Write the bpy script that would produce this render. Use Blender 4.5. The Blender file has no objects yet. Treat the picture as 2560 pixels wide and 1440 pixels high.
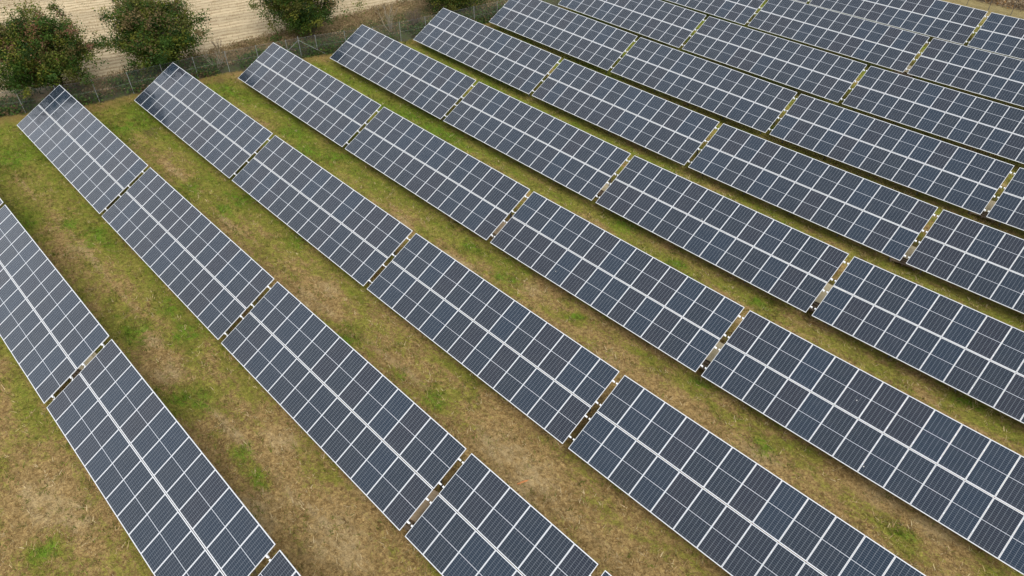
import bpy, math, random
import numpy as np
from mathutils import Vector, Matrix

scene = bpy.context.scene
COL = scene.collection
R = math.radians

# ------------------------------------------------------------------ camera
W_PX, F_PX = 2560.0, 1815.0129
cam_d = bpy.data.cameras.new('camera')
cam = bpy.data.objects.new('camera', cam_d)
COL.objects.link(cam)
scene.camera = cam
cam_d.sensor_width = 36.0
cam_d.lens = 36.0 * F_PX / W_PX
cam_d.clip_end = 2000.0
_yaw, _pit, _rol = 2.36896807, 0.70680038, -0.00825931
_f = Vector((math.cos(_yaw) * math.cos(_pit), math.sin(_yaw) * math.cos(_pit), -math.sin(_pit)))
_r = Vector((math.sin(_yaw), -math.cos(_yaw), 0))
_u = _r.cross(_f)
_r2 = _r * math.cos(_rol) + _u * math.sin(_rol)
_u2 = -_r * math.sin(_rol) + _u * math.cos(_rol)
m = Matrix((_r2, _u2, -_f)).transposed().to_4x4()
m.translation = Vector((21.50005, 7.85345, 25.57443))
cam.matrix_world = m

# ------------------------------------------------------------------ light
SUN_EL, SUN_AZ = 44.0, -22.0        # azimuth: direction the light comes from, degrees ccw from +X
world = bpy.data.worlds.new('World')
scene.world = world
world.use_nodes = True
wn = world.node_tree
wn.nodes.clear()
sky = wn.nodes.new('ShaderNodeTexSky')
sky.sky_type = 'NISHITA'
sky.sun_disc = False
sky.sun_elevation = R(SUN_EL)
sky.sun_rotation = R(90.0 - SUN_AZ)
sky.air_density = 1.0
sky.dust_density = 4.0
hs = wn.nodes.new('ShaderNodeHueSaturation')
hs.inputs['Saturation'].default_value = 0.30
bg = wn.nodes.new('ShaderNodeBackground')
bg.inputs['Strength'].default_value = 0.15
wo = wn.nodes.new('ShaderNodeOutputWorld')
wn.links.new(sky.outputs[0], hs.inputs['Color'])
# a nearly closed layer of grey cloud, brighter low in the west
def _wm(op, a, b=None, clamp=False):
    nd = wn.nodes.new('ShaderNodeMath'); nd.operation = op; nd.use_clamp = clamp
    for i_, v_ in enumerate((a, b)):
        if v_ is None: continue
        if isinstance(v_, bpy.types.NodeSocket): wn.links.new(v_, nd.inputs[i_])
        else: nd.inputs[i_].default_value = v_
    return nd.outputs[0]
_tc = wn.nodes.new('ShaderNodeTexCoord')
_sx = wn.nodes.new('ShaderNodeSeparateXYZ'); wn.links.new(_tc.outputs['Generated'], _sx.inputs[0])
_den = _wm('ADD', _wm('MAXIMUM', _sx.outputs[2], 0.0), 0.25)
_cb = wn.nodes.new('ShaderNodeCombineXYZ')
wn.links.new(_wm('DIVIDE', _sx.outputs[0], _den), _cb.inputs[0]); wn.links.new(_wm('DIVIDE', _sx.outputs[1], _den), _cb.inputs[1])
_nz = wn.nodes.new('ShaderNodeTexNoise'); _nz.inputs['Scale'].default_value = 1.3; _nz.inputs['Detail'].default_value = 5
wn.links.new(_cb.outputs[0], _nz.inputs['Vector'])
_west = _wm('POWER', _wm('MULTIPLY', _wm('SUBTRACT', 0.25, _sx.outputs[0]), 0.8, True), 2.2)
_lum = _wm('MULTIPLY', _wm('ADD', _wm('MULTIPLY', _west, 5.2), 2.2), _wm('ADD', _wm('MULTIPLY', _nz.outputs['Fac'], 1.0), 0.5))
_cc = wn.nodes.new('ShaderNodeMix'); _cc.data_type = 'RGBA'; _cc.blend_type = 'MULTIPLY'; _cc.inputs[0].default_value = 1.0
_cc.inputs[6].default_value = (0.96, 0.985, 1.03, 1); wn.links.new(_lum, _cc.inputs[7])
_mx = wn.nodes.new('ShaderNodeMix'); _mx.data_type = 'RGBA'; _mx.inputs[0].default_value = 0.85
wn.links.new(hs.outputs[0], _mx.inputs[6]); wn.links.new(_cc.outputs[2], _mx.inputs[7])
wn.links.new(_mx.outputs[2], bg.inputs[0])
wn.links.new(bg.outputs[0], wo.inputs[0])

sun_d = bpy.data.lights.new('sun', 'SUN')
sun_d.energy = 1.5
sun_d.angle = R(35)
sun_d.color = (1.0, 0.96, 0.90)
sun = bpy.data.objects.new('sun', sun_d)
COL.objects.link(sun)
_sd = Vector((math.cos(R(SUN_AZ)) * math.cos(R(SUN_EL)), math.sin(R(SUN_AZ)) * math.cos(R(SUN_EL)), math.sin(R(SUN_EL))))
sun.rotation_euler = _sd.to_track_quat('Z', 'Y').to_euler()

scene.view_settings.view_transform = 'Standard'
scene.view_settings.look = 'None'
scene.view_settings.gamma = 1.0
scene.view_settings.exposure = 1.0

# ------------------------------------------------------------------ helpers
rng = np.random.default_rng(11)
rnd = random.Random(5)


def tag(o, label=None, cat=None, group=None, kind=None):
    if label: o['label'] = label
    if cat: o['category'] = cat
    if group: o['group'] = group
    if kind: o['kind'] = kind
    return o


def empty(name, loc, rot=(0, 0, 0)):
    o = bpy.data.objects.new(name, None)
    o.empty_display_size = 0.3
    o.location = loc
    o.rotation_euler = rot
    COL.objects.link(o)
    return o


def link(name, me, parent=None, loc=(0, 0, 0), rot=(0, 0, 0)):
    o = bpy.data.objects.new(name, me)
    COL.objects.link(o)
    o.location = loc
    o.rotation_euler = rot
    if parent is not None: o.parent = parent
    return o


def mesh_np(name, verts, faces, mat, cols=None, smooth=False, n=None):
    """faces: (k,n) int array of equal sized polygons"""
    verts = np.asarray(verts, dtype=np.float32)
    faces = np.asarray(faces, dtype=np.int32)
    k, n = faces.shape
    me = bpy.data.meshes.new(name)
    me.vertices.add(len(verts))
    me.vertices.foreach_set('co', verts.ravel())
    me.loops.add(k * n)
    me.loops.foreach_set('vertex_index', faces.ravel())
    me.polygons.add(k)
    me.polygons.foreach_set('loop_start', np.arange(k, dtype=np.int32) * n)
    me.polygons.foreach_set('loop_total', np.full(k, n, dtype=np.int32))
    me.update(calc_edges=True)
    me.polygons.foreach_set('use_smooth', np.full(k, smooth, dtype=bool))
    if cols is not None:
        at = me.color_attributes.new('tint', 'FLOAT_COLOR', 'POINT')
        c4 = np.ones((len(verts), 4), dtype=np.float32)
        c4[:, :3] = cols
        at.data.foreach_set('color', c4.ravel())
    me.materials.append(mat)
    return me


class Geo:
    """collects boxes, bars and tubes into one mesh of quads"""
    def __init__(s): s.v, s.f = [], []

    def add(s, v, f):
        o = len(s.v)
        s.v += [tuple(p) for p in v]
        s.f += [tuple(i + o for i in q) for q in f]

    def box(s, c, d, rot=None):
        x, y, z = d[0] / 2, d[1] / 2, d[2] / 2
        v = [Vector(p) for p in ((-x, -y, -z), (x, -y, -z), (x, y, -z), (-x, y, -z), (-x, -y, z), (x, -y, z), (x, y, z), (-x, y, z))]
        if rot is not None: v = [rot @ p for p in v]
        s.add([p + Vector(c) for p in v], [(0, 3, 2, 1), (4, 5, 6, 7), (0, 1, 5, 4), (1, 2, 6, 5), (2, 3, 7, 6), (3, 0, 4, 7)])

    def tube(s, pts, rad, n=5):
        pts = [Vector(p) for p in pts]
        if not hasattr(rad, '__len__'): rad = [rad] * len(pts)
        rings = []
        for i, p in enumerate(pts):
            t = (pts[min(i + 1, len(pts) - 1)] - pts[max(i - 1, 0)]).normalized()
            a = t.cross(Vector((0.31, 0.17, 0.93)))
            if a.length < 1e-3: a = t.cross(Vector((1, 0, 0)))
            a.normalize(); b = t.cross(a)
            rings.append([p + (a * math.cos(2 * math.pi * k / n) + b * math.sin(2 * math.pi * k / n)) * rad[i] for k in range(n)])
        v = [q for r_ in rings for q in r_]
        f = []
        for i in range(len(pts) - 1):
            for k in range(n):
                f.append((i * n + k, i * n + (k + 1) % n, (i + 1) * n + (k + 1) % n, (i + 1) * n + k))
        s.add(v, f)

    def mesh(s, name, mat, smooth=False):
        return mesh_np(name, s.v, s.f, mat, smooth=smooth)


class NT:
    """small node-tree builder"""
    def __init__(s, name):
        s.m = bpy.data.materials.new(name); s.m.use_nodes = True
        s.t = s.m.node_tree; s.t.nodes.clear()
        s.out = s.n('ShaderNodeOutputMaterial')

    def n(s, typ, **kw):
        nd = s.t.nodes.new(typ)
        for k, v in kw.items(): setattr(nd, k, v)
        return nd

    def put(s, sock, v):
        if v is None: return
        if isinstance(v, bpy.types.NodeSocket): s.t.links.new(v, sock)
        elif hasattr(v, '__len__'):
            sock.default_value = tuple(v) + ((1.0,) if len(v) == 3 and sock.type == 'RGBA' else ())
        else: sock.default_value = v

    def math(s, op, a, b=None, c=None, clamp=False):
        nd = s.n('ShaderNodeMath', operation=op, use_clamp=clamp)
        for i, v in enumerate((a, b, c)): s.put(nd.inputs[i], v)
        return nd.outputs[0]

    def mix(s, fac, a, b, blend='MIX'):
        nd = s.n('ShaderNodeMix', data_type='RGBA', blend_type=blend)
        s.put(nd.inputs[0], fac); s.put(nd.inputs[6], a); s.put(nd.inputs[7], b)
        return nd.outputs[2]

    def noise(s, vec, scale, detail=4, rough=0.55, dist=0.0, col=False):
        nd = s.n('ShaderNodeTexNoise')
        s.put(nd.inputs['Vector'], vec); nd.inputs['Scale'].default_value = scale
        nd.inputs['Detail'].default_value = detail; nd.inputs['Roughness'].default_value = rough
        nd.inputs['Distortion'].default_value = dist
        return nd.outputs['Color' if col else 'Fac']

    def step(s, x, lo, hi):
        nd = s.n('ShaderNodeMapRange', interpolation_type='SMOOTHSTEP')
        s.put(nd.inputs[0], x); nd.inputs[1].default_value = lo; nd.inputs[2].default_value = hi
        return nd.outputs[0]

    def attr(s, name, col=False):
        nd = s.n('ShaderNodeAttribute', attribute_name=name)
        return nd.outputs['Color' if col else 'Fac']

    def bsdf(s, base, rough=0.6, metal=0.0, spec=0.5, normal=None):
        nd = s.n('ShaderNodeBsdfPrincipled')
        s.put(nd.inputs['Base Color'], base); s.put(nd.inputs['Roughness'], rough)
        s.put(nd.inputs['Metallic'], metal); s.put(nd.inputs['Specular IOR Level'], spec)
        if normal is not None: s.put(nd.inputs['Normal'], normal)
        s.t.links.new(nd.outputs[0], s.out.inputs[0])
        return nd

    def bump(s, h, strength, dist):
        nd = s.n('ShaderNodeBump'); s.put(nd.inputs['Height'], h)
        nd.inputs['Strength'].default_value = strength; nd.inputs['Distance'].default_value = dist
        return nd.outputs[0]

    def pos(s): return s.n('ShaderNodeNewGeometry').outputs['Position']

    def mapv(s, vec, scale=(1, 1, 1), rot=(0, 0, 0)):
        nd = s.n('ShaderNodeMapping'); s.put(nd.inputs[0], vec)
        nd.inputs['Rotation'].default_value = rot; nd.inputs['Scale'].default_value = scale
        return nd.outputs[0]


# ------------------------------------------------------------------ lie of the land
POST_H = 1.75                      # height of a table's middle above the ground


def swell(x, y):
    X = np.clip(x, -62, 48) - 10.0
    Y = np.clip(y, -10, 112) - 20.0
    return -0.00778628 * X + 0.04943484 * X * X / 100 + 0.02624205 * Y * Y / 100 + 0.03742114 * X * Y / 100 + 0.01453679 * X ** 3 / 1e4


def gz(x, y): return float(swell(x, y)) - POST_H


FENCE = np.array([(-47.0, 2.5), (-43.9, 10.5), (-41.97, 15.44), (-40.6, 18.66), (-39.78, 20.84), (-39.29, 23.39), (-38.92, 26.51), (-38.42, 30.03),
                  (-37.68, 32.64), (-36.77, 36.36), (-35.73, 39.8), (-33.9, 44.4), (-32.87, 48.26), (-32.29, 50.97), (-31.4, 54.52), (-30.2, 59.87),
                  (-27.6, 70.0), (-25.0, 80.0), (-21.9, 92.3)])
FIELD = np.array([(-51.0, -4.0), (-46.6, 12.0), (-45.2, 16.5), (-43.7, 21.0), (-43.2, 24.6), (-42.5, 31.7), (-42.5, 36.5), (-42.0, 44.0), (-41.2, 52.0), (-39.5, 60.0), (-33.0, 90.0), (-28.0, 112.0)])
fence_x = lambda y: np.interp(y, FENCE[:, 1], FENCE[:, 0])
field_x = lambda y: np.interp(y, FIELD[:, 1], FIELD[:, 0])

GREEN = [(-34.5, 21.4, 1.6), (-34.7, 23.0, 1.6), (-20.1, 23.2, 1.0), (-19.9, 22.0, 1.0), (-18.5, 38.6, 1.5), (-21.4, 38.8, 1.2), (-17.1, 38.8, 1.2), (-20.6, 30.8, 1.3), (-22.4, 29.7, 1.1), (-24.1, 37.8, 1.1), (-34.9, 14.0, 1.6), (-37.6, 16.8, 1.2), (-22.4, 14.8, 1.2), (-24.7, 14.2, .8), (-26.6, 12.1, .8), (-18.4, 17.5, 0.6), (-23.5, 21.6, 1.0), (-33.3, 28.5, 1.0), (-10.8, 15.0, 1.1), (-4.7, 21.4, .6), (-12.6, 13.0, 1.0), (-2.6, 30.3, .6), (-1.6, 30.7, .5), (-5.7, 30.9, 0.7), (-25.5, 30.6, 1.1), (-13.3, 15.1, .8), (-2.8, 4.9, .6), (-2.8, 5.4, .6), (-1.5, 13.2, .6), (-0.2, 13.0, .6), (-5.9, 13.3, .8), (-6.8, 12.7, .8), (2.8, 31.0, .5), (-0.3, 21.4, .5), (2.0, 21.6, .7), (-4.4, 20.9, .7), (-6.0, 42.2, .8), (3.2, 32.6, .4), (-0.7, 39.6, .9), (5.2, 38.2, .6), (9.5, 39.0, .7), (4.0, 38.6, .6), (10.5, 31.6, .6), (14.8, 30.4, .5), (21.2, 30.5, .6), (20.1, 39.6, .6), (-13.8, 23.6, .7), (-34.8, 30.0, 1.6), (-33.0, 47.0, 0.8)]
BARE = [(-36.2, 32.2, 1.5), (-35.4, 35.5, 1.2), (-32.6, 46.8, 1.2), (-32.5, 40.6, 1.0), (-32.0, 21.2, .9), (-25.2, 13.7, .9), (-21.9, 13.7, 1.0), (-11.5, 13.4, .9), (-8.6, 13.1, 1.0), (-6.2, 8.6, 1.4), (-5.4, 5.8, 1.4), (-3.5, 6.4, 1.4), (-10.7, 29.3, 1.1), (3.8, 16.8, 1.6), (6.3, 25.9, .9), (5.9, 29.3, 1.2), (7.4, 32.5, .8), (6.3, 21.8, 1.4), (8.5, 21.6, 1.5), (14.8, 30.1, 1.0), (19.7, 31.7, 1.0), (22.2, 31.7, 1.0), (6.7, 35.3, .6), (5.0, 13.9, 1.6), (-1.1, 14.8, 1.0), (-7.2, 33.0, .9), (-0.5, 30.9, .9), (-8.6, 20.6, .9), (-8.6, 22.5, .9), (1.6, 12.2, 1.3), (-3.3, 11.0, 1.0)]
MUD = [(-32.2, 22.6, .9), (-32.8, 23.3, .6), (-21.6, 9.9, .9), (-5.4, 9.3, 1.0), (-36.9, 30.7, .8)]
ROW_Y = [9.65765, 17.54201, 25.3974, 33.24563, 41.00376, 48.88508, 56.85878, 64.84383, 73.35015, 82.11517]
ROW_X = [-24.85303, -38.16608, -36.42593, -34.73411, -33.03217, -31.3594, -29.76233, -28.14441, -26.71898, -25.20755]
ROW_Z = [-0.0794, 0.0215, 0.0518, 0.0459, 0.0389, -0.0233, -0.0722, -0.0247, 0.0112, 0.0303]


# ------------------------------------------------------------------ ground
def build_ground():
    fx = np.arange(-64, 46.01, 0.4); fy = np.arange(-8, 114.01, 0.2)
    xs = np.r_[-900, -400, -200, -110, -80, fx, 60, 90, 150, 300, 700]
    ys = np.r_[-700, -300, -120, -50, -20, fy, 130, 180, 300, 500, 1000]
    X, Y = np.meshgrid(xs, ys)
    Z = swell(X, Y) - POST_H
    Z = Z + 0.03 * np.sin(X * 1.7 + 0.6 * np.sin(Y * 1.1)) * np.sin(Y * 1.9 + X * 0.3)
    v = np.stack([X, Y, Z], -1).reshape(-1, 3)
    nx = len(xs)
    i = np.arange((len(ys) - 1) * nx).reshape(-1, nx)[:, :-1].ravel()
    f = np.stack([i, i + 1, i + nx + 1, i + nx], 1)
    t = NT('dry_grass_ground')
    me = mesh_np('ground', v, f, t.m, smooth=True)
    x, y = v[:, 0], v[:, 1]

    def blobs(L):
        g = np.zeros(len(x))
        for bx, by, br in L:
            g = np.maximum(g, np.exp(-(((x - bx) / (br * 1.5)) ** 2 + ((y - by) / br) ** 2)))
        return g

    green = blobs(GREEN)
    base = np.clip(0.25 - (x + 8) / 80.0, 0.06, 0.62) + np.clip((y - 22) / 100.0, 0, 0.45)
    for k in range(10):         # the drip line below each table stays greener
        base = base + 0.26 * np.exp(-((y - (ROW_Y[k] - 2.15 + 0.25 * np.sin(x * 0.7 + k))) / 0.55) ** 2)
    bare = blobs(BARE)
    for k in range(9):          # a mown, driven track along each aisle, drier than its edges
        yc = ROW_Y[k] + 3.95 + 0.22 * np.sin(x * 0.21 + k)
        along = 0.75 + 0.45 * np.sin(x * 0.53 + 2.1 * k) * np.sin(x * 0.19 + k)
        bare = np.maximum(bare, along * 0.95 * np.exp(-((y - yc) / 0.40) ** 2))
        bare = np.maximum(bare, 0.25 * np.exp(-((y - yc) / 1.1) ** 2))
    mud = blobs(MUD)
    for k in range(9):
        yc = ROW_Y[k] + 2.55 + 0.15 * np.sin(x * 0.3 + 2 * k)
        mud = np.maximum(mud, (0.42 + 0.22 * np.sin(x * 0.4 + k)) * np.exp(-((y - yc) / 0.38) ** 2))
    for nm, a in (('sd_field', x - field_x(y)), ('sd_fence', x - fence_x(y)), ('sd_north', y - 92.3), ('lush', green), ('base_green', base), ('bare', bare), ('mud', mud)):
        at = me.attributes.new(nm, 'FLOAT', 'POINT')
        at.data.foreach_set('value', a.astype(np.float32))
    o = link('ground', me)
    tag(o, kind='structure')

    P = t.pos()
    n1 = t.noise(t.mapv(P, (0.38, 1, 1)), 0.62, 8, 0.68, 0.3)     # metre-wide patches with ragged edges
    n2 = t.noise(t.mapv(P, (0.6, 1, 1)), 2.1, 8, 0.72, 0.5)
    n3 = t.noise(P, 7.0, 5, 0.72, 0.6)
    n4 = t.noise(P, 26.0, 4, 0.75)
    # meadow: dry straw, olive and fresh grass by an uneven 'greenness'
    g = t.math('ADD', t.attr('base_green'), t.math('MULTIPLY', t.attr('lush'), 0.50))
    g = t.math('SUBTRACT', g, t.math('MULTIPLY', t.attr('bare'), 0.42))
    g = t.math('ADD', g, t.math('MULTIPLY', t.math('SUBTRACT', n1, 0.5), 2.1))
    g = t.math('ADD', g, t.math('MULTIPLY', t.math('SUBTRACT', n2, 0.5), 1.9))
    g = t.math('ADD', g, t.math('MULTIPLY', t.math('SUBTRACT', n3, 0.5), 1.5))
    g = t.math('ADD', g, t.math('MULTIPLY', t.math('SUBTRACT', n4, 0.5), 0.8))
    dry = t.mix(t.step(n3, 0.32, 0.66), (0.165, 0.100, 0.036), (0.40, 0.275, 0.118))
    bf = t.math('ADD', t.attr('bare'), t.math('MULTIPLY', t.math('SUBTRACT', n2, .5), 2.6))
    dry = t.mix(t.math('MULTIPLY', t.step(bf, 0.45, 1.35), 0.70), dry, (0.47, 0.36, 0.20))
    dry = t.mix(t.math('MULTIPLY', t.step(n1, 0.53, 0.68), 0.7), dry, (0.16, 0.095, 0.035))
    olive = t.mix(t.step(n3, 0.35, 0.7), (0.145, 0.145, 0.022), (0.30, 0.265, 0.058))
    grn = t.mix(t.step(n3, 0.3, 0.7), (0.080, 0.120, 0.010), (0.185, 0.240, 0.022))
    c = t.mix(t.step(g, 0.08, 0.50), dry, olive)
    c = t.mix(t.step(g, 0.55, 1.05), c, grn)
    lf = t.math('ADD', t.attr('lush'), t.math('MULTIPLY', t.math('SUBTRACT', n2, .5), 2.8))
    c = t.mix(t.math('MULTIPLY', t.step(t.math('ADD', lf, t.math('MULTIPLY', t.math('SUBTRACT', n3, .5), 1.2)), 0.60, 1.25), 0.8), c, (0.110, 0.225, 0.014))
    c = t.mix(t.math('MULTIPLY', t.step(t.math('ADD', t.attr('mud'), t.math('MULTIPLY', t.math('SUBTRACT', n2, .5), 2.6)), 0.50, 1.1), 0.75), c, (0.095, 0.062, 0.030))
    # straw-like flecks, some pale, some dark
    fl = t.noise(t.mapv(P, (1, 5, 1), (0, 0, 0.7)), 9.0, 4, 0.75, 1.5)
    fl2 = t.noise(t.mapv(P, (5, 1, 1), (0, 0, 0.3)), 8.0, 4, 0.75, 1.5)
    c = t.mix(t.math('MULTIPLY', t.step(t.math('MAXIMUM', fl, fl2), 0.56, 0.72), 0.45), c, (0.48, 0.38, 0.19))
    c = t.mix(t.math('MULTIPLY', t.step(t.math('MINIMUM', fl, fl2), 0.44, 0.30), 0.55), c, (0.085, 0.068, 0.022))
    c = t.mix(t.math('MULTIPLY', t.step(n4, 0.46, 0.28), 0.55), c, (0.07, 0.055, 0.02))
    # every scale of clump, stem and gap down to a few centimetres
    nd1 = t.noise(P, 3.6, 10, 0.80, 0.4)
    nd2 = t.noise(P, 15.0, 8, 0.80, 0.8)
    mott = t.math('ADD', t.math('MULTIPLY', t.math('SUBTRACT', nd1, 0.5), 2.6), t.math('MULTIPLY', t.math('SUBTRACT', nd2, 0.5), 2.8))
    mott = t.math('MINIMUM', t.math('MAXIMUM', t.math('ADD', mott, 1.08), 0.35), 1.95)
    cmb = t.n('ShaderNodeCombineColor')
    t.put(cmb.inputs[0], mott); t.put(cmb.inputs[1], t.math('MULTIPLY_ADD', mott, 0.97, 0.03)); t.put(cmb.inputs[2], t.math('MULTIPLY_ADD', mott, 0.92, 0.05))
    c = t.mix(1.0, c, cmb.outputs[0], 'MULTIPLY')
    # strip of dead leaves and weeds along the fence
    sf = t.math('ADD', t.attr('sd_fence'), t.math('MULTIPLY', t.math('SUBTRACT', n2, 0.5), 2.2))
    weeds = t.mix(t.step(n2, 0.38, 0.6), (0.085, 0.072, 0.042), (0.080, 0.105, 0.034))
    weeds = t.mix(t.step(n3, 0.55, 0.75), weeds, (0.14, 0.105, 0.05))
    orange = t.mix(t.step(n3, 0.3, 0.7), (0.24, 0.135, 0.045), (0.33, 0.22, 0.10))
    c = t.mix(t.math('MULTIPLY', t.step(sf, 2.3, 0.6), 0.65), c, orange)
    c = t.mix(t.step(sf, 0.45, -0.15), c, weeds)
    # dry grass verge, then stubble field
    sv = t.math('ADD', t.attr('sd_field'), t.math('MULTIPLY', t.math('SUBTRACT', n2, 0.5), 2.6))
    verge = t.mix(t.step(n3, 0.35, 0.65), (0.185, 0.125, 0.06), (0.31, 0.23, 0.12))
    verge = t.mix(t.math('MULTIPLY', t.step(n1, 0.55, 0.7), 0.6), verge, (0.115, 0.125, 0.04))
    c = t.mix(t.step(sv, 3.3, 1.7), c, t.mix(t.step(sf, -1.2, -2.6), c, verge))
    rowv = t.mapv(P, (1, 1, 1), (0, 0, R(14.5)))
    sep = t.n('ShaderNodeSeparateXYZ'); t.put(sep.inputs[0], rowv)
    wob = t.noise(t.mapv(rowv, (1, 0.18, 1)), 1.4, 4, 0.7)
    ph = t.math('ADD', t.math('MULTIPLY', sep.outputs[0], 2 * math.pi / 0.72), t.math('MULTIPLY', wob, 3.4))
    rw = t.math('MULTIPLY_ADD', t.math('SINE', ph), 0.5, 0.5)
    brk = t.noise(t.mapv(rowv, (1.6, 0.5, 1)), 2.6, 5, 0.75)
    rw = t.math('MULTIPLY', rw, t.step(brk, 0.33, 0.62))
    straw = t.mix(t.step(n3, 0.3, 0.7), (0.43, 0.345, 0.215), (0.58, 0.48, 0.32))
    straw = t.mix(t.step(t.noise(t.mapv(rowv, (1, 0.12, 1)), 0.42, 4, 0.6), 0.42, 0.66), straw, (0.68, 0.555, 0.36))
    fieldc = t.mix(t.math('MULTIPLY', rw, 0.75), straw, (0.25, 0.175, 0.09))
    fieldc = t.mix(t.math('MULTIPLY', t.step(n4, 0.5, 0.25), 0.5), fieldc, (0.20, 0.145, 0.08))
    c = t.mix(t.step(sv, 0.5, -0.5), c, fieldc)
    # rough dry brush beyond the far fence
    sn = t.math('ADD', t.attr('sd_north'), t.math('MULTIPLY', t.math('SUBTRACT', n2, 0.5), 2.4))
    far = t.mix(t.step(n2, 0.35, 0.62), (0.22, 0.155, 0.085), (0.40, 0.31, 0.19))
    far = t.mix(t.math('MULTIPLY', t.step(n1, 0.55, 0.68), 0.7), far, (0.38, 0.215, 0.075))
    c = t.mix(t.step(sn, -4.5, -1.0), c, t.mix(t.step(n2, .3, .7), (0.25, 0.20, 0.085), (0.36, 0.29, 0.14)))
    c = t.mix(t.step(sn, 1.4, 2.4), c, far)
    h = t.math('ADD', t.math('MULTIPLY', n3, 0.6), t.math('MULTIPLY', n4, 0.4))
    h = t.math('ADD', h, t.math('MULTIPLY', n2, 0.8))
    t.bsdf(c, 0.95, spec=0.1, normal=t.bump(h, 1.0, 0.16))


build_ground()


# ------------------------------------------------------------------ materials for the tables
def mat_plain(name, col, rough, metal=0.0, spec=0.5, var=0.0, scale=6.0):
    t = NT(name)
    if var > 0:
        tc = t.n('ShaderNodeTexCoord').outputs['Object']
        nz = t.noise(tc, scale, 5, 0.65)
        c = t.mix(t.step(nz, 0.3, 0.7), tuple(k * (1 - var) for k in col), tuple(min(1, k * (1 + var)) for k in col))
    else: c = col
    t.bsdf(c, rough, metal, spec)
    return t.m


PW, PH, FR = 1.123, 2.084, 0.017       # a module and its frame
PITCH, GAPX, SLOPE, TILT = 1.1359326, 0.3427031, 4.2, 0.48195125


def mat_cells():
    t = NT('solar_cells')
    sep = t.n('ShaderNodeSeparateXYZ'); t.put(sep.inputs[0], t.n('ShaderNodeTexCoord').outputs['Object'])
    x, y = sep.outputs[0], sep.outputs[1]
    hw, y0, y1 = 0.539, 0.010, 1.007
    cw, ch = 2 * hw / 6, (y1 - y0) / 12
    ax = t.math('ABSOLUTE', x); ay = t.math('ABSOLUTE', y)
    def line(v, pitch, half):            # 1 on the gap between two cells
        fr = t.math('ABSOLUTE', t.math('SUBTRACT', t.math('FRACT', t.math('DIVIDE', v, pitch)), 0.5))
        return t.math('GREATER_THAN', fr, 0.5 - half / pitch)
    gx = line(t.math('ADD', x, hw), cw, 0.0042)
    gy = line(t.math('SUBTRACT', ay, y0), ch, 0.0034)
    busv = t.math('ADD', x, hw)
    bus = line(t.math('ADD', busv, cw / 10), cw / 5, 0.0009)
    out = t.math('MAXIMUM', t.math('GREATER_THAN', ax, hw), t.math('MAXIMUM', t.math('GREATER_THAN', ay, y1), t.math('LESS_THAN', ay, y0)))
    oi = t.n('ShaderNodeObjectInfo')
    rn = oi.outputs['Random']
    r2 = t.math('FRACT', t.math('MULTIPLY', rn, 17.31))
    blue = t.mix(t.step(r2, 0.2, 0.9), (0.003, 0.011, 0.024), (0.0025, 0.0155, 0.036))
    cell = t.mix(t.step(rn, 0.55, 0.95), blue, (0.006, 0.0095, 0.021))
    geo = t.pos()
    cl = t.noise(geo, 0.35, 3, 0.5)
    cell = t.mix(t.math('MULTIPLY', cl, 0.35), cell, (0.014, 0.020, 0.030))
    cell = t.mix(t.math('MULTIPLY', bus, 0.16), cell, (0.30, 0.33, 0.37))
    c = t.mix(gy, cell, (0.13, 0.15, 0.18))
    c = t.mix(gx, c, (0.21, 0.235, 0.27))
    c = t.mix(out, c, (0.50, 0.53, 0.58))
    # thin film of dust, heavier at the lower edge of every module
    ds = t.math('MULTIPLY', t.step(t.noise(geo, 1.8, 5, 0.7), 0.35, 0.8), 0.02)
    ds = t.math('ADD', ds, t.math('MULTIPLY', t.step(y, -0.90, -1.03), 0.05))
    c = t.mix(ds, c, (0.40, 0.39, 0.36))
    # a few specks of bird droppings
    vo = t.n('ShaderNodeTexVoronoi', feature='F1'); t.put(vo.inputs['Vector'], geo); vo.inputs['Scale'].default_value = 0.55
    spk = t.math('LESS_THAN', vo.outputs['Distance'], 0.016)
    c = t.mix(t.math('MULTIPLY', spk, 0.8), c, (0.6, 0.6, 0.56))
    b = t.bsdf(c, t.math('MULTIPLY_ADD', t.noise(geo, 2.0, 3), 0.06, 0.055), 0.0, 0.5)
    b.inputs['IOR'].default_value = 1.46
    return t.m


M_CELL = mat_cells()
M_FRAME = mat_plain('anodised_frame', (0.64, 0.66, 0.69), 0.45, 0.0, 0.5, 0.06)
M_STEEL = mat_plain('galvanised_steel', (0.80, 0.82, 0.84), 0.5, 0.0, 0.5, 0.12)
M_POST = mat_plain('dull_post_steel', (0.20, 0.21, 0.22), 0.6, 0.4, 0.5, 0.2)


def panel_meshes():
    g = Geo(); g.box((0, 0, -0.013), (PW - 2 * FR + 0.004, PH - 2 * FR + 0.004, 0.022))
    glass = g.mesh('solar_panel', M_CELL)
    g = Geo(); d = 0.04
    g.box((0, PH / 2 - FR * .9, -d / 2), (PW, FR * 1.8, d)); g.box((0, -PH / 2 + FR * .9, -d / 2), (PW, FR * 1.8, d))
    g.box((PW / 2 - FR / 2, 0, -d / 2), (FR, PH - 3.6 * FR, d)); g.box((-PW / 2 + FR / 2, 0, -d / 2), (FR, PH - 3.6 * FR, d))
    return glass, g.mesh('panel_frame', M_FRAME)


GLASS, FRAME = panel_meshes()
CT, ST = math.cos(TILT), math.sin(TILT)
RX = Matrix.Rotation(TILT, 3, 'X')
PURLIN_S = (1.58, 0.34, -0.46, -1.63)      # along the slope, metres from the middle


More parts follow.
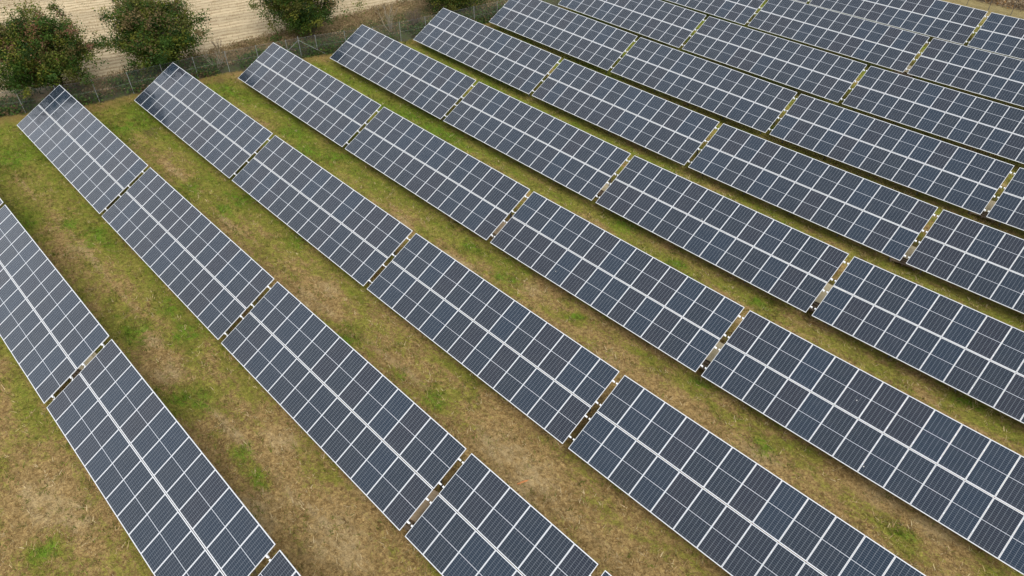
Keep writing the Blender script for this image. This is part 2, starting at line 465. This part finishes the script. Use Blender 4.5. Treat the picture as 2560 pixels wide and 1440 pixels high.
def build_table_kit(ncol):
    """one table of 2 x ncol modules about its own base"""
    L = ncol * PITCH
    root = empty('solar_table', (0, 0, 0))
    for j in (1, -1):
        for i in range(ncol):
            s = j * (PH / 2 + 0.016)
            p = link('solar_panel', GLASS, root, (-L / 2 + (i + 0.5) * PITCH, s * CT, POST_H + s * ST), (TILT + rnd.gauss(0, 0.0016), rnd.gauss(0, 0.0016), rnd.gauss(0, 0.0008)))
            link('panel_frame', FRAME, p)
    # purlins, open C sections running the length of the table and out past both ends
    g = Geo(); LL = L + 0.20
    g.box((0, 0, -0.003), (LL, 0.07, 0.006)); g.box((0, 0.032, -0.05), (LL, 0.006, 0.088)); g.box((0, 0.0, -0.097), (LL, 0.07, 0.006))
    pm = g.mesh('purlin', M_STEEL)
    for s in PURLIN_S:
        n = -0.042
        link('purlin', pm, root, (0, s * CT - n * ST, POST_H + s * ST + n * CT), (TILT, 0, 0))
    nfr = 5 if ncol > 8 else 3
    g = Geo(); g.box((0, 0, 0), (0.06, 3.7, 0.10)); rm = g.mesh('rafter', M_POST)
    yr, yf = 0.95, -1.0
    def post(y):
        zt = POST_H + y / CT * ST - 0.26
        g = Geo()
        g.box((0, 0, (zt - 0.45) / 2), (0.09, 0.008, zt + 0.45)); g.box((0, 0.048, (zt - 0.45) / 2), (0.06, 0.006, zt + 0.45)); g.box((0, -0.048, (zt - 0.45) / 2), (0.06, 0.006, zt + 0.45))
        return g
    mr = post(yr).mesh('rear_post', M_POST); mf = post(yf).mesh('front_post', M_POST)
    for k in range(nfr):
        x = -L / 2 + 0.75 + (L - 1.5) * k / (nfr - 1)
        n = -0.195
        link('rafter', rm, root, (x, -n * ST, POST_H + n * CT), (TILT, 0, 0))
        link('rear_post', mr, root, (x, yr, 0)); link('front_post', mf, root, (x, yf, 0))
    return root, L


def copy_tree(o, parent=None):
    c = o.copy(); COL.objects.link(c); c.parent = parent
    for ch in list(o.children): copy_tree(ch, c)
    return c


ORD = ['first', 'second', 'third', 'fourth', 'fifth']
ROWN = ['nearest row'] + [w + ' row from the front' for w in ('second', 'third', 'fourth', 'fifth', 'sixth', 'seventh')] + ['third row from the far fence', 'second row from the far fence', 'last row beside the far fence']
MIRROR = {(1, 0): 'dark tree reflected at its top corner', (2, 0): 'dark tree reflected across its fence end', (4, 0): 'dark reflection at its fence end', (6, 0): 'one dark panel at its fence end'}
spots = []
for r in range(10):
    for k in range(-1 if r == 0 else 0, 4):
        if r == 0 and k > 2: continue
        if r in (7, 8, 9) and k > 2: continue
        if r == 6 and k > 3: continue
        spots.append((r, k, 6 if (r, k) == (1, 3) else 13))
spots.append((1, 4, 13))
kits = {}
for r, k, n in spots:
    x0 = ROW_X[r] + k * (13 * PITCH + GAPX)
    if (r, k) == (1, 4): x0 = ROW_X[r] + 3 * (13 * PITCH + GAPX) + 6 * PITCH + GAPX
    if n not in kits: kits[n] = build_table_kit(n); root, L = kits[n]
    else:
        root = copy_tree(kits[n][0]); L = kits[n][1]
    y = ROW_Y[r]
    zl, zr = float(swell(x0, y)), float(swell(x0 + L, y))
    root.location = (x0 + L / 2, y, (zl + zr) / 2 + ROW_Z[r] - POST_H)
    root.rotation_euler = (0, -math.atan2(zr - zl, L), 0)
    q = k + (1 if r == 0 else 0)
    lab = ORD[q] + ' solar table from the tree fence, ' + ROWN[r]
    if (r, k) in MIRROR: lab = 'solar table with ' + MIRROR[(r, k)] + ', ' + ROWN[r]
    if n == 6: lab = 'short solar table only six panels long, ' + ROWN[r]
    tag(root, lab, 'solar panels', 'tilted solar tables standing in rows')


# ------------------------------------------------------------------ pallets with pale sheets under the gaps
def mat_wood(name, a, b):
    t = NT(name)
    tc = t.n('ShaderNodeTexCoord').outputs['Object']
    n = t.noise(t.mapv(tc, (1, 9, 9)), 2.5, 5, 0.65)
    n2 = t.noise(tc, 1.3, 3)
    c = t.mix(t.step(n, 0.3, 0.7), a, b)
    c = t.mix(t.math('MULTIPLY', t.step(n2, 0.55, 0.75), 0.5), c, tuple(k * 0.5 for k in a))
    t.bsdf(c, 0.85, spec=0.2)
    return t.m


M_PALLET = mat_wood('weathered_pallet_wood', (0.16, 0.115, 0.075), (0.30, 0.225, 0.15))
M_SHEET = mat_wood('pale_cardboard', (0.86, 0.70, 0.42), (0.95, 0.82, 0.54))
M_TAN = mat_wood('brown_cardboard', (0.50, 0.37, 0.23), (0.62, 0.48, 0.32))
GAPS = [(0, (-12.3, 10.97), (-11.48, 9.55), 'under the gap in the nearest row', 0),
        (1, (6.18, 18.1), (6.54, 16.28), 'under the gap beside the short table', 1),
        (3, (-6.07, 34.03), (-5.58, 32.58), 'under the second gap of the fourth row', 1),
        (3, (9.7, 34.8), (9.99, 32.54), 'under the third gap of the fourth row', 0),
        (4, (-4.37, 42.54), (-3.97, 40.92), 'under the second gap of the fifth row', 0),
        (4, (11.85, 43.23), (11.82, 40.41), 'under the third gap of the fifth row', 0),
        (5, (13.53, 50.0), (13.59, 47.85), 'under the third gap of the sixth row', 0),
        (6, (15.19, 58.3), (15.19, 55.94), 'under the third gap of the seventh row', 0),
        (8, (2.72, 74.85), (2.88, 72.56), 'under the second last row', 0)]
for r, a, b, where, brown in GAPS:
    cx, cy = (a[0] + b[0]) / 2, (a[1] + b[1]) / 2
    ln = math.hypot(a[0] - b[0], a[1] - b[1])
    ang = math.atan2(a[1] - b[1], a[0] - b[0]) - math.pi / 2
    rz = ang * 0.5 + rnd.uniform(-0.12, 0.12)
    z = gz(cx, cy)
    p = empty('wooden_pallet', (cx + math.sin(rz) * 0.25, cy - 0.25, z), (0, 0, rz))
    tag(p, 'weathered wooden pallet on the ground ' + where, 'pallet', 'pallets left under the gaps between tables')
    py = ln * 0.92
    for i in range(9):
        g = Geo(); g.box((0, 0, 0), (1.5, py / 9 * 0.74, 0.022)); link('deck_board', g.mesh('deck_board', M_PALLET), p, (rnd.uniform(-.02, .02), -py / 2 + (i + 0.5) * py / 9, 0.135))
    for i in (-1, 0, 1):
        g = Geo(); g.box((0, 0, 0), (0.09, py, 0.123)); link('stringer', g.mesh('stringer', M_PALLET), p, (i * 0.66, 0, 0.0615))
    # warped sheet
    nx, ny = 9, 12
    sx, sy = 1.55, ln * (0.70 if not brown else 0.9)
    U, V = np.meshgrid(np.linspace(-.5, .5, nx), np.linspace(-.5, .5, ny))
    ed = 0.03 * np.sin(V * 17 + r) * (np.abs(U) > 0.45)
    Zs = 0.010 + 0.018 * np.sin(U * 5 + r) * np.sin(V * 6 + 2 * r) + 0.018
    up = np.stack([U * sx + ed, V * sy + 0.02 * np.sin(U * 19 + r * 2), Zs], -1).reshape(-1, 3)
    dn = up - np.array([0, 0, 0.006])
    i0 = np.arange((ny - 1) * nx).reshape(-1, nx)[:, :-1].ravel()
    f1 = np.stack([i0, i0 + 1, i0 + nx + 1, i0 + nx], 1); N = nx * ny
    f2 = f1[:, ::-1] + N
    rim = []
    bd = list(range(nx)) + [k * nx + nx - 1 for k in range(1, ny)] + list(range(N - 2, N - nx - 1, -1)) + [k * nx for k in range(ny - 2, 0, -1)]
    for k in range(len(bd)):
        q0, q1 = bd[k], bd[(k + 1) % len(bd)]
        rim.append((q0, q0 + N, q1 + N, q1))
    me = mesh_np('cardboard_sheet', np.r_[up, dn], np.r_[f1, f2, np.array(rim)], M_TAN if brown else M_SHEET)
    o = link('cardboard_sheet', me, None, (cx, cy + ln * 0.10, z + 0.15), (0, 0, rz))
    tag(o, ('brown' if brown else 'pale cream') + ' cardboard on the pallet ' + where, 'cardboard', 'sheets lying on the pallets')

# ------------------------------------------------------------------ fences
M_WIRE = mat_plain('grey_fence_wire', (0.085, 0.095, 0.095), 0.7, 0.2)
M_FPOST = mat_plain('grey_fence_post', (0.27, 0.29, 0.29), 0.6, 0.2, 0.5, 0.15)
M_DPOST = mat_plain('dark_fence_post', (0.09, 0.085, 0.08), 0.7, 0.1, 0.5, 0.15)


def resample(P, step):
    d = np.r_[0, np.cumsum(np.hypot(*np.diff(P, axis=0).T))]
    s = np.arange(0, d[-1], step)
    return np.stack([np.interp(s, d, P[:, 0]), np.interp(s, d, P[:, 1])], 1)


def fence(line, height, cell, wire, post_step, post_mat, post_r, label, braces=()):
    p0 = line[0]
    root = empty('chain_link_fence', (p0[0], p0[1], gz(*p0)))
    tag(root, label, 'fence')
    org = np.array([p0[0], p0[1], gz(*p0)])
    pts = resample(line, cell)
    n = len(pts)
    gzv = np.array([gz(*q) for q in pts])
    rows = int(height / cell)
    hgt = np.arange(rows + 1) * cell
    V, F = [], []
    def strand(ia, ja, ib, jb):
        A = np.array([pts[ia][0], pts[ia][1], gzv[ia] + hgt[ja]]) - org
        B = np.array([pts[ib][0], pts[ib][1], gzv[ib] + hgt[jb]]) - org
        d = B - A; d /= np.linalg.norm(d)
        a = np.cross(d, [0.6, 0.3, 0.1]); a /= np.linalg.norm(a); b = np.cross(d, a)
        o = len(V)
        for P in (A, B):
            for k in range(3):
                th = 2 * math.pi * k / 3
                V.append(P + wire * (a * math.cos(th) + b * math.sin(th)))
        for k in range(3):
            F.append((o + k, o + (k + 1) % 3, o + 3 + (k + 1) % 3, o + 3 + k))
    for i in range(-rows, n):            # both diagonals, clipped to the ends
        a0 = max(i, 0); b0 = min(i + rows, n - 1)
        if b0 > a0:
            strand(a0, a0 - i, b0, b0 - i)
            strand(a0, rows - (a0 - i), b0, rows - (b0 - i))
    link('wire_mesh', mesh_np('wire_mesh', V, F, M_WIRE), root)
    P = resample(line, post_step)
    for q in P:
        z = gz(*q); g = Geo()
        g.tube([(0, 0, -0.3), (0, 0, height + 0.06)], post_r, 6)
        link('fence_post', g.mesh('fence_post', post_mat), root, tuple(np.array([q[0], q[1], z]) - org))
    for hh in (height - 0.01, height * 0.5):
        g = Geo(); g.tube([tuple(np.array([q[0], q[1], gz(*q) + hh]) - org) for q in resample(line, 2.0)], 0.003, 3)
        link('tension_wire', g.mesh('tension_wire', M_FPOST), root)
    for (q, ends) in braces:
        z = gz(*q); g = Geo(); g.tube([(0, 0, -0.3), (0, 0, height + 0.1)], post_r * 1.3, 6)
        link('brace_post', g.mesh('brace_post', post_mat), root, tuple(np.array([q[0], q[1], z]) - org))
        for e in ends:
            g = Geo(); g.tube([(0, 0, height - 0.25), (e[0] - q[0], e[1] - q[1], gz(*e) - z)], post_r * 0.95, 6)
            link('brace', g.mesh('brace', M_FPOST), root, tuple(np.array([q[0], q[1], z]) - org))
    return root


fence(FENCE, 1.8, 0.075, 0.0026, 2.6, M_FPOST, 0.021, 'grey chain-link fence in front of the trees and stubble field',
      [((-36.35, 38.3), ((-35.45, 40.3), (-37.0, 36.2)))])
NF = np.array([(-21.9, 92.3), (-8.0, 92.3), (0.58, 92.28), (2.63, 92.17), (12.0, 92.1), (40.0, 91.5)])
fence(NF, 1.5, 0.15, 0.0028, 2.06, M_DPOST, 0.028, 'thin far fence with dark posts behind the last row')


# ------------------------------------------------------------------ plants
def mat_leaf(name, transl=0.25):
    t = NT(name)
    c = t.attr('tint', True)
    d = t.n('ShaderNodeBsdfDiffuse'); t.put(d.inputs[0], c)
    tr = t.n('ShaderNodeBsdfTranslucent'); t.put(tr.inputs[0], c)
    gl = t.n('ShaderNodeBsdfGlossy'); gl.inputs['Roughness'].default_value = 0.45; t.put(gl.inputs[0], (0.6, 0.62, 0.6))
    m1 = t.n('ShaderNodeMixShader'); m1.inputs[0].default_value = transl
    t.t.links.new(d.outputs[0], m1.inputs[1]); t.t.links.new(tr.outputs[0], m1.inputs[2])
    m2 = t.n('ShaderNodeMixShader'); m2.inputs[0].default_value = 0.012
    t.t.links.new(m1.outputs[0], m2.inputs[1]); t.t.links.new(gl.outputs[0], m2.inputs[2])
    t.t.links.new(m2.outputs[0], t.out.inputs[0])
    return t.m


M_LEAF = mat_leaf('autumn_leaves')
M_BARK = mat_plain('grey_brown_bark', (0.085, 0.068, 0.05), 0.9, 0, 0.2, 0.3)
M_TWIG = mat_plain('pale_dead_twigs', (0.30, 0.265, 0.20), 0.9, 0, 0.2, 0.25)
M_DTWIG = mat_plain('brown_twigs', (0.13, 0.10, 0.075), 0.9, 0, 0.2, 0.25)


def leaf_cloud(centres, spread, size, cols, seed, up=0.5):
    """small folded leaf faces round every centre; returns verts, faces, colours"""
    g = np.random.default_rng(seed)
    N = len(centres)
    P = centres + g.normal(size=(N, 3)) * spread
    nrm = g.normal(size=(N, 3)); nrm[:, 2] = np.abs(nrm[:, 2]) + up
    nrm /= np.linalg.norm(nrm, axis=1, keepdims=True)
    a = np.cross(nrm, g.normal(size=(N, 3))); a /= np.linalg.norm(a, axis=1, keepdims=True)
    b = np.cross(nrm, a)
    s = size * g.uniform(0.6, 1.3, (N, 1))
    A = a * s; B = b * s * 0.55
    V = np.stack([P - A, P - B * 1.0 + nrm * s * .15, P + A, P + B + nrm * s * .15], 1).reshape(-1, 3)
    F = np.arange(4 * N).reshape(N, 4)
    C = np.repeat(cols * g.uniform(0.75, 1.25, (N, 1)), 4, 0)
    return V, F, C


def tree(base, height, rad, seed, label, palette, top_palette=None, top_amt=0.0, density=1.0, sparse_dir=None, low=0.08, lean=(0, 0), ry=1.0):
    g = np.random.default_rng(seed); q = random.Random(seed)
    x, y = base; z = gz(x, y)
    root = empty('tree', (x, y, z))
    tag(root, label, 'tree', 'trees along the fence')
    trunk = Geo(); tips = []
    th = height * 0.30
    nst = 4
    for s in range(nst):                 # several stems from one stool
        a0 = 2 * math.pi * s / nst + q.uniform(-.4, .4)
        d0 = Vector((math.cos(a0) * 0.35, math.sin(a0) * 0.35, 1)).normalized()
        p = Vector((math.cos(a0) * 0.12, math.sin(a0) * 0.12, -0.15)); pts = [p.copy()]
        ns = 7; ln = height * 0.82 / ns
        for i in range(ns):
            d0 = (d0 + Vector((q.uniform(-.16, .16), q.uniform(-.16, .16), 0.05))).normalized()
            p = p + d0 * ln; pts.append(p.copy())
            for b in range(3 if i else 1):
                an = q.uniform(0, 2 * math.pi)
                d = Vector((math.cos(an), math.sin(an), q.uniform(0.05, 0.7))).normalized()
                bl = rad * q.uniform(0.55, 1.0) * (1.0 - 0.45 * i / ns)
                bp = [p.copy()]
                for j in range(4):
                    d = (d + Vector((q.uniform(-.25, .25), q.uniform(-.25, .25), q.uniform(-.12, .2)))).normalized()
                    bp.append(bp[-1] + d * bl / 4)
                    if j >= 1:
                        tips.append(tuple(bp[-1]))
                        tw = bp[-1] + Vector((q.uniform(-1, 1), q.uniform(-1, 1), q.uniform(-.3, .9))).normalized() * q.uniform(.5, 1.1)
                        trunk.tube([bp[-1], tw], [0.012, 0.005], 3); tips.append(tuple(tw))
                trunk.tube(bp, [0.045, 0.035, 0.026, 0.018, 0.010], 4)
        trunk.tube(pts, [0.13 - 0.015 * i for i in range(ns + 1)], 6)
    link('trunk', trunk.mesh('trunk', M_BARK), root)
    # crown: clumps in an uneven ellipsoid plus the branch tips
    K = int(215 * density)
    u = g.normal(size=(K, 3)); u /= np.linalg.norm(u, axis=1, keepdims=True)
    rr = g.uniform(0.35, 1.0, (K, 1)) ** 0.55
    lob = 1 + 0.22 * np.sin(u[:, :1] * 5 + seed) + 0.22 * np.sin(u[:, 1:2] * 6 + 2 * seed) + 0.17 * np.sin(u[:, 2:] * 7 + seed) + g.normal(size=(K, 1)) * 0.06
    hz = height * (1 - low) / 2
    C = u * rr * lob * np.array([rad, rad * ry, hz])
    C[:, 2] += height * low + hz
    tp = np.array(tips)
    C = np.r_[C, tp[g.random(len(tp)) < 0.9]]
    C[:, 0] += lean[0] * (C[:, 2] / height); C[:, 1] += lean[1] * (C[:, 2] / height)
    C = C[C[:, 2] > 0.15]
    if sparse_dir is not None:           # thin, half bare side
        sd = (C[:, :2] @ np.array(sparse_dir)) / rad
        keep = g.random(len(C)) > np.clip((sd - 0.05) * 1.3, 0, 0.85)
        C = C[keep]
    pal = np.array(palette)
    idx = g.integers(0, len(pal), len(C))
    cc = pal[idx]
    hfrac = C[:, 2] / height
    if top_palette is not None:
        tpal = np.array(top_palette)
        m = g.random(len(C)) < np.clip((hfrac - 0.45) * 2.0, 0, 1) * top_amt
        cc[m] = tpal[g.integers(0, len(tpal), m.sum())]
    nl = g.integers(45, 135, len(C))
    cen = np.repeat(C, nl, 0); cols = np.repeat(cc, nl, 0)
    sp = np.repeat(g.uniform(0.17, 0.40, (len(C), 1)), nl, 0) * np.array([1, 1, 0.8])
    # upright shoots poking out of the outline
    V, F, Cc = leaf_cloud(cen, sp, 0.085, cols, seed + 1)
    sh = C[(hfrac > 0.45) & (g.random(len(C)) < 0.5)]
    st = np.repeat(sh, 16, 0); tt = g.random((len(st), 1))
    dirs = np.repeat(g.normal(size=(len(sh), 3)) * 0.3 + np.array([0, 0, 0.9]), 16, 0)
    out = np.repeat((sh - np.array([0, 0, height * .45])) / rad, 16, 0) * 0.6
    st = st + (dirs + out) * tt * 1.25
    V2, F2, C2 = leaf_cloud(st, 0.05, 0.08, np.repeat(cc[(hfrac > -1)][g.integers(0, len(C), len(sh))], 16, 0), seed + 2)
    me = mesh_np('crown', np.r_[V, V2], np.r_[F, F2 + len(V)], M_LEAF, np.r_[Cc, C2])
    link('crown', me, root)
    return root


GRN = [(0.0377, 0.0797, 0.0133), (0.0545, 0.1002, 0.0155), (0.1041, 0.133, 0.0199), (0.0257, 0.0511, 0.0133), (0.1438, 0.1533, 0.0244), (0.0843, 0.09, 0.0199), (0.0446, 0.09, 0.0177)]
RED = [(0.1805, 0.0978, 0.05), (0.133, 0.0978, 0.04), (0.152, 0.138, 0.045), (0.209, 0.115, 0.07)]
BRN = [(0.144, 0.1063, 0.05), (0.168, 0.125, 0.055), (0.12, 0.1063, 0.04)]
tree((-43.5, 20.4), 5.7, 4.1, 3, 'broad leafy tree with reddish top, leftmost along the fence', GRN, RED, 0.32, 1.3, lean=(0.2, -.5), ry=1.05)
tree((-41.6, 28.1), 5.7, 3.6, 8, 'rounded dark green tree with brownish top, second from the left', GRN, BRN, 0.35, 1.2, lean=(0, 0.2), ry=1.0)
tree((-39.7, 41.4), 6.4, 4.1, 15, 'tree half green and half bare brown, third from the left', GRN, BRN, 0.25, 1.1, sparse_dir=(0.35, 0.94), ry=1.05)
tree((-35.2, 55.4), 5.2, 2.9, 21, 'small dark green tree at the top edge, farthest along the fence', GRN, None, 0, 0.7)


def shrub(name, base, height, rad, n, mat, label, seed, group=None, droop=0.0):
    q = random.Random(seed); g = Geo(); x, y = base
    for s in range(n):
        an = q.uniform(0, 2 * math.pi); out = q.uniform(0.25, 1.0)
        d = Vector((math.cos(an) * out * rad / height, math.sin(an) * out * rad / height, 1)).normalized()
        p = Vector((math.cos(an) * 0.08, math.sin(an) * 0.08, -0.05)); pts = [p.copy()]
        for i in range(5):
            d = (d + Vector((q.uniform(-.2, .2), q.uniform(-.2, .2), 0.02 - droop * i))).normalized()
            p = p + d * height / 5 * q.uniform(.7, 1.05); pts.append(p.copy())
            for b in range(3):
                e = (d + Vector((q.uniform(-1, 1), q.uniform(-1, 1), q.uniform(-.2, .6))) * 0.8).normalized()
                l = height * q.uniform(.12, .3)
                m1 = p + e * l * .5; m2 = m1 + (e + Vector((q.uniform(-.5, .5), q.uniform(-.5, .5), .2))).normalized() * l * .6
                g.tube([p, m1, m2], [0.012, 0.009, 0.004], 3)
        g.tube(pts, [0.030, 0.026, 0.021, 0.016, 0.011, 0.006], 4)
    o = link(name, g.mesh(name, mat, True), None, (x, y, gz(x, y)))
    tag(o, label, 'shrub', group)
    return o


shrub('bare_shrub', (-38.75, 31.6), 1.9, 1.3, 7, M_TWIG, 'bare forked shrub with pale twigs behind the fence, between second and third trees', 4)
shrub('bare_shrub', (-35.6, 47.6), 2.6, 1.3, 8, M_TWIG, 'tall bare shrub with pale upright twigs behind the fence, before the fourth tree', 9)
shrub('bare_shrub', (-34.7, 50.0), 1.7, 1.2, 30, M_DTWIG, 'dense grey-brown leafless bush behind the fence, beside the pale bare shrub', 10, droop=.06)
shrub('bare_shrub', (-36.0, 45.2), 1.3, 1.8, 22, M_TWIG, 'low sprawling tangle of pale dead stems at the fence foot', 12, droop=.16)
shrub('bare_shrub', (-42.6, 33.6), 0.9, 0.35, 6, M_DTWIG, 'little dark dead stalk at the edge of the stubble, right of the second tree', 13)


def band_plants(name, n, sampler, hgt, size, pal, seed, kind_label, per=9, spread=0.22, cat='plants'):
    """ground cover of leafy stems: uncountable, one object"""
    g = np.random.default_rng(seed)
    P = sampler(g, n)
    z = swell(P[:, 0], P[:, 1]) - POST_H
    h = hgt * g.uniform(0.3, 1.0, len(P))
    cen = np.repeat(np.c_[P, z], per, 0)
    cen[:, 2] += np.repeat(h, per) * g.random(len(cen))
    pal = np.array(pal)
    cc = np.repeat(pal[g.integers(0, len(pal), len(P))], per, 0)
    V, F, C = leaf_cloud(cen, spread * np.array([1, 1, 0.3]), size, cc, seed + 1, up=0.2)
    o = link(name, mesh_np(name, V, F, M_LEAF, C))
    tag(o, kind_label, cat, kind='stuff')
    return o


def s_fence(g, n):
    y = g.uniform(4, 62, n * 2)
    w = np.clip(2.6 - (y - 20) * 0.02, 1.4, 2.6) * np.clip((y - 8) / 12, 0.45, 1)
    x = fence_x(y) - 0.05 - w * g.random(len(y)) ** 1.5
    k = np.sin(y * 1.3 + 0.7 * np.sin(x * 2.1)) + 0.8 * np.sin(y * 0.47 + 1) + g.normal(size=len(y)) * .6
    keep = np.argsort(-k)[:n]
    return np.c_[x, y][keep]


band_plants('undergrowth', 5200, s_fence, 0.85, 0.10, [(0.062, 0.116, 0.025), (0.085, 0.147, 0.031), (0.054, 0.093, 0.028), (0.101, 0.078, 0.04), (0.132, 0.093, 0.05), (0.07, 0.116, 0.028)], 31,
            'tangled dark weeds and brambles growing along the tree fence', 10, 0.20, 'undergrowth')


def s_verge(g, n):
    y = g.uniform(20, 66, n)
    a, b = field_x(y), fence_x(y)
    x = a + (b - a) * g.random(n) ** 1.3 * 0.8
    return np.c_[x, y]


band_plants('dry_verge_grass', 4200, s_verge, 0.45, 0.075, [(0.26, 0.19, 0.10), (0.32, 0.24, 0.13), (0.18, 0.12, 0.065), (0.14, 0.13, 0.05)], 33,
            'dry brown grass on the verge between fence and stubble field', 8, 0.2, 'grass')


def s_far(g, n):
    return np.c_[g.uniform(-12, 16, n), 94.2 + 12 * g.random(n) ** 1.3]


band_plants('dry_brush', 3800, s_far, 0.75, 0.12, [(0.30, 0.235, 0.15), (0.36, 0.29, 0.19), (0.24, 0.17, 0.105), (0.36, 0.21, 0.08)], 35,
            'rough dry brush beyond the far fence at the upper right', 9, 0.3, 'brush')


def blades(name, P, hgt, wid, lean, cols, seed, label, cat):
    """upright narrow grass or straw blades, one quad each"""
    g = np.random.default_rng(seed); N = len(P)
    z = swell(P[:, 0], P[:, 1]) - POST_H - 0.03
    an = g.uniform(0, 2 * np.pi, N); w = wid * g.uniform(.6, 1.3, N)
    h = hgt * g.uniform(.4, 1.2, N)
    dx, dy = np.cos(an), np.sin(an)
    la = g.uniform(0, 2 * np.pi, N); lm = lean * g.random(N) * h
    B = np.c_[P, z]
    T = B + np.c_[np.cos(la) * lm, np.sin(la) * lm, h]
    s = np.c_[dx * w, dy * w, 0 * w] / 2
    V = np.stack([B - s, B + s, T + s * .35, T - s * .35], 1).reshape(-1, 3)
    C = np.repeat(cols * g.uniform(.75, 1.25, (N, 1)), 4, 0)
    o = link(name, mesh_np(name, V, np.arange(4 * N).reshape(N, 4), M_LEAF, C))
    tag(o, label, cat, kind='stuff')
    return o


# short stubble stalks standing in drilled lines
g = np.random.default_rng(41)
n = 52000
y = g.uniform(2, 78, n); x = field_x(y) - 30 * g.random(n) ** 1.1
rot = R(14.5)
u = x * math.cos(rot) - y * math.sin(rot); v = x * math.sin(rot) + y * math.cos(rot)
u = np.round(u / 0.72) * 0.72 + g.normal(size=n) * 0.07
k = np.sin(v * 0.9 + u * 3) + np.sin(v * 2.3 + u) + g.normal(size=n) > -0.6
u, v = u[k], v[k]
x = u * math.cos(rot) + v * math.sin(rot); y = -u * math.sin(rot) + v * math.cos(rot)
pal = np.array([(0.40, 0.31, 0.18), (0.30, 0.22, 0.12), (0.22, 0.16, 0.09), (0.48, 0.39, 0.24)])
blades('stubble', np.c_[x, y], 0.22, 0.03, 0.5, pal[g.integers(0, 4, len(x))], 42, 'short cut stalks standing in lines across the pale harvested field', 'stubble')

# tufts of grass in the aisles
n = 330000
x = g.uniform(-40, 36, n); y = g.uniform(2, 92, n)
keep = (x > fence_x(y) + 0.3) & (x < -2 + (y - 4) * 0.95 + 22)
ry = np.array(ROW_Y)
dy = y[:, None] - ry[None, :]
keep &= ~((dy > -0.9) & (dy < 1.7)).any(1)          # hardly anything grows in the middle under a table
x, y = x[keep], y[keep]
den = np.zeros(len(x))
for bx, by, br in GREEN: den = np.maximum(den, np.exp(-(((x - bx) / (br * 1.5)) ** 2 + ((y - by) / br) ** 2)))
pat = np.sin(x * 0.9 + 2 * np.sin(y * .7)) * np.sin(y * 1.1 + 1.3 * np.sin(x * .6)) + 0.6 * np.sin(x * 2.7 + y * 1.9) + g.normal(size=len(x)) * .5
keep = g.random(len(x)) < np.clip(0.30 + 0.16 * pat + den * 0.5, 0.08, 1)
x, y, den, pat = x[keep], y[keep], den[keep], pat[keep]
nb = 5
P = np.repeat(np.c_[x, y], nb, 0) + g.normal(size=(nb * len(x), 2)) * 0.06
gp = np.array([(0.12, 0.155, 0.022), (0.20, 0.225, 0.04), (0.24, 0.21, 0.06), (0.09, 0.115, 0.018)])
dp = np.array([(0.46, 0.35, 0.18), (0.32, 0.225, 0.10), (0.25, 0.20, 0.07), (0.56, 0.45, 0.26), (0.18, 0.115, 0.05)])
isg = g.random(len(x)) < np.clip(0.36 - x / 80 + den * .5 + 0.15 * pat, .08, .92)
ct = np.where(isg[:, None], gp[g.integers(0, 4, len(x))], dp[g.integers(0, 5, len(x))])
blades('grass_tufts', P, 0.15, 0.034, 2.0, np.repeat(ct, nb, 0), 44, 'short green and straw coloured grass growing in the aisles between the rows', 'grass')


g_ = Geo()
for k in range(5):
    g_.tube([(-0.28 + 0.02 * k, 0.05 * math.sin(k), 0.03), (-0.05, 0.04 * math.cos(2 * k), 0.05), (0.30 - .03 * k, 0.07 * math.sin(3 * k), 0.03)], [0.015, 0.018, 0.008], 4)
o = link('plastic_scrap', g_.mesh('plastic_scrap', mat_plain('orange_plastic', (0.50, 0.19, 0.05), 0.6)), None, (8.35, 21.25, gz(8.35, 21.25)), (0, 0, R(70)))
tag(o, 'torn strip of orange scrap in the dry grass below the third row', 'scrap')
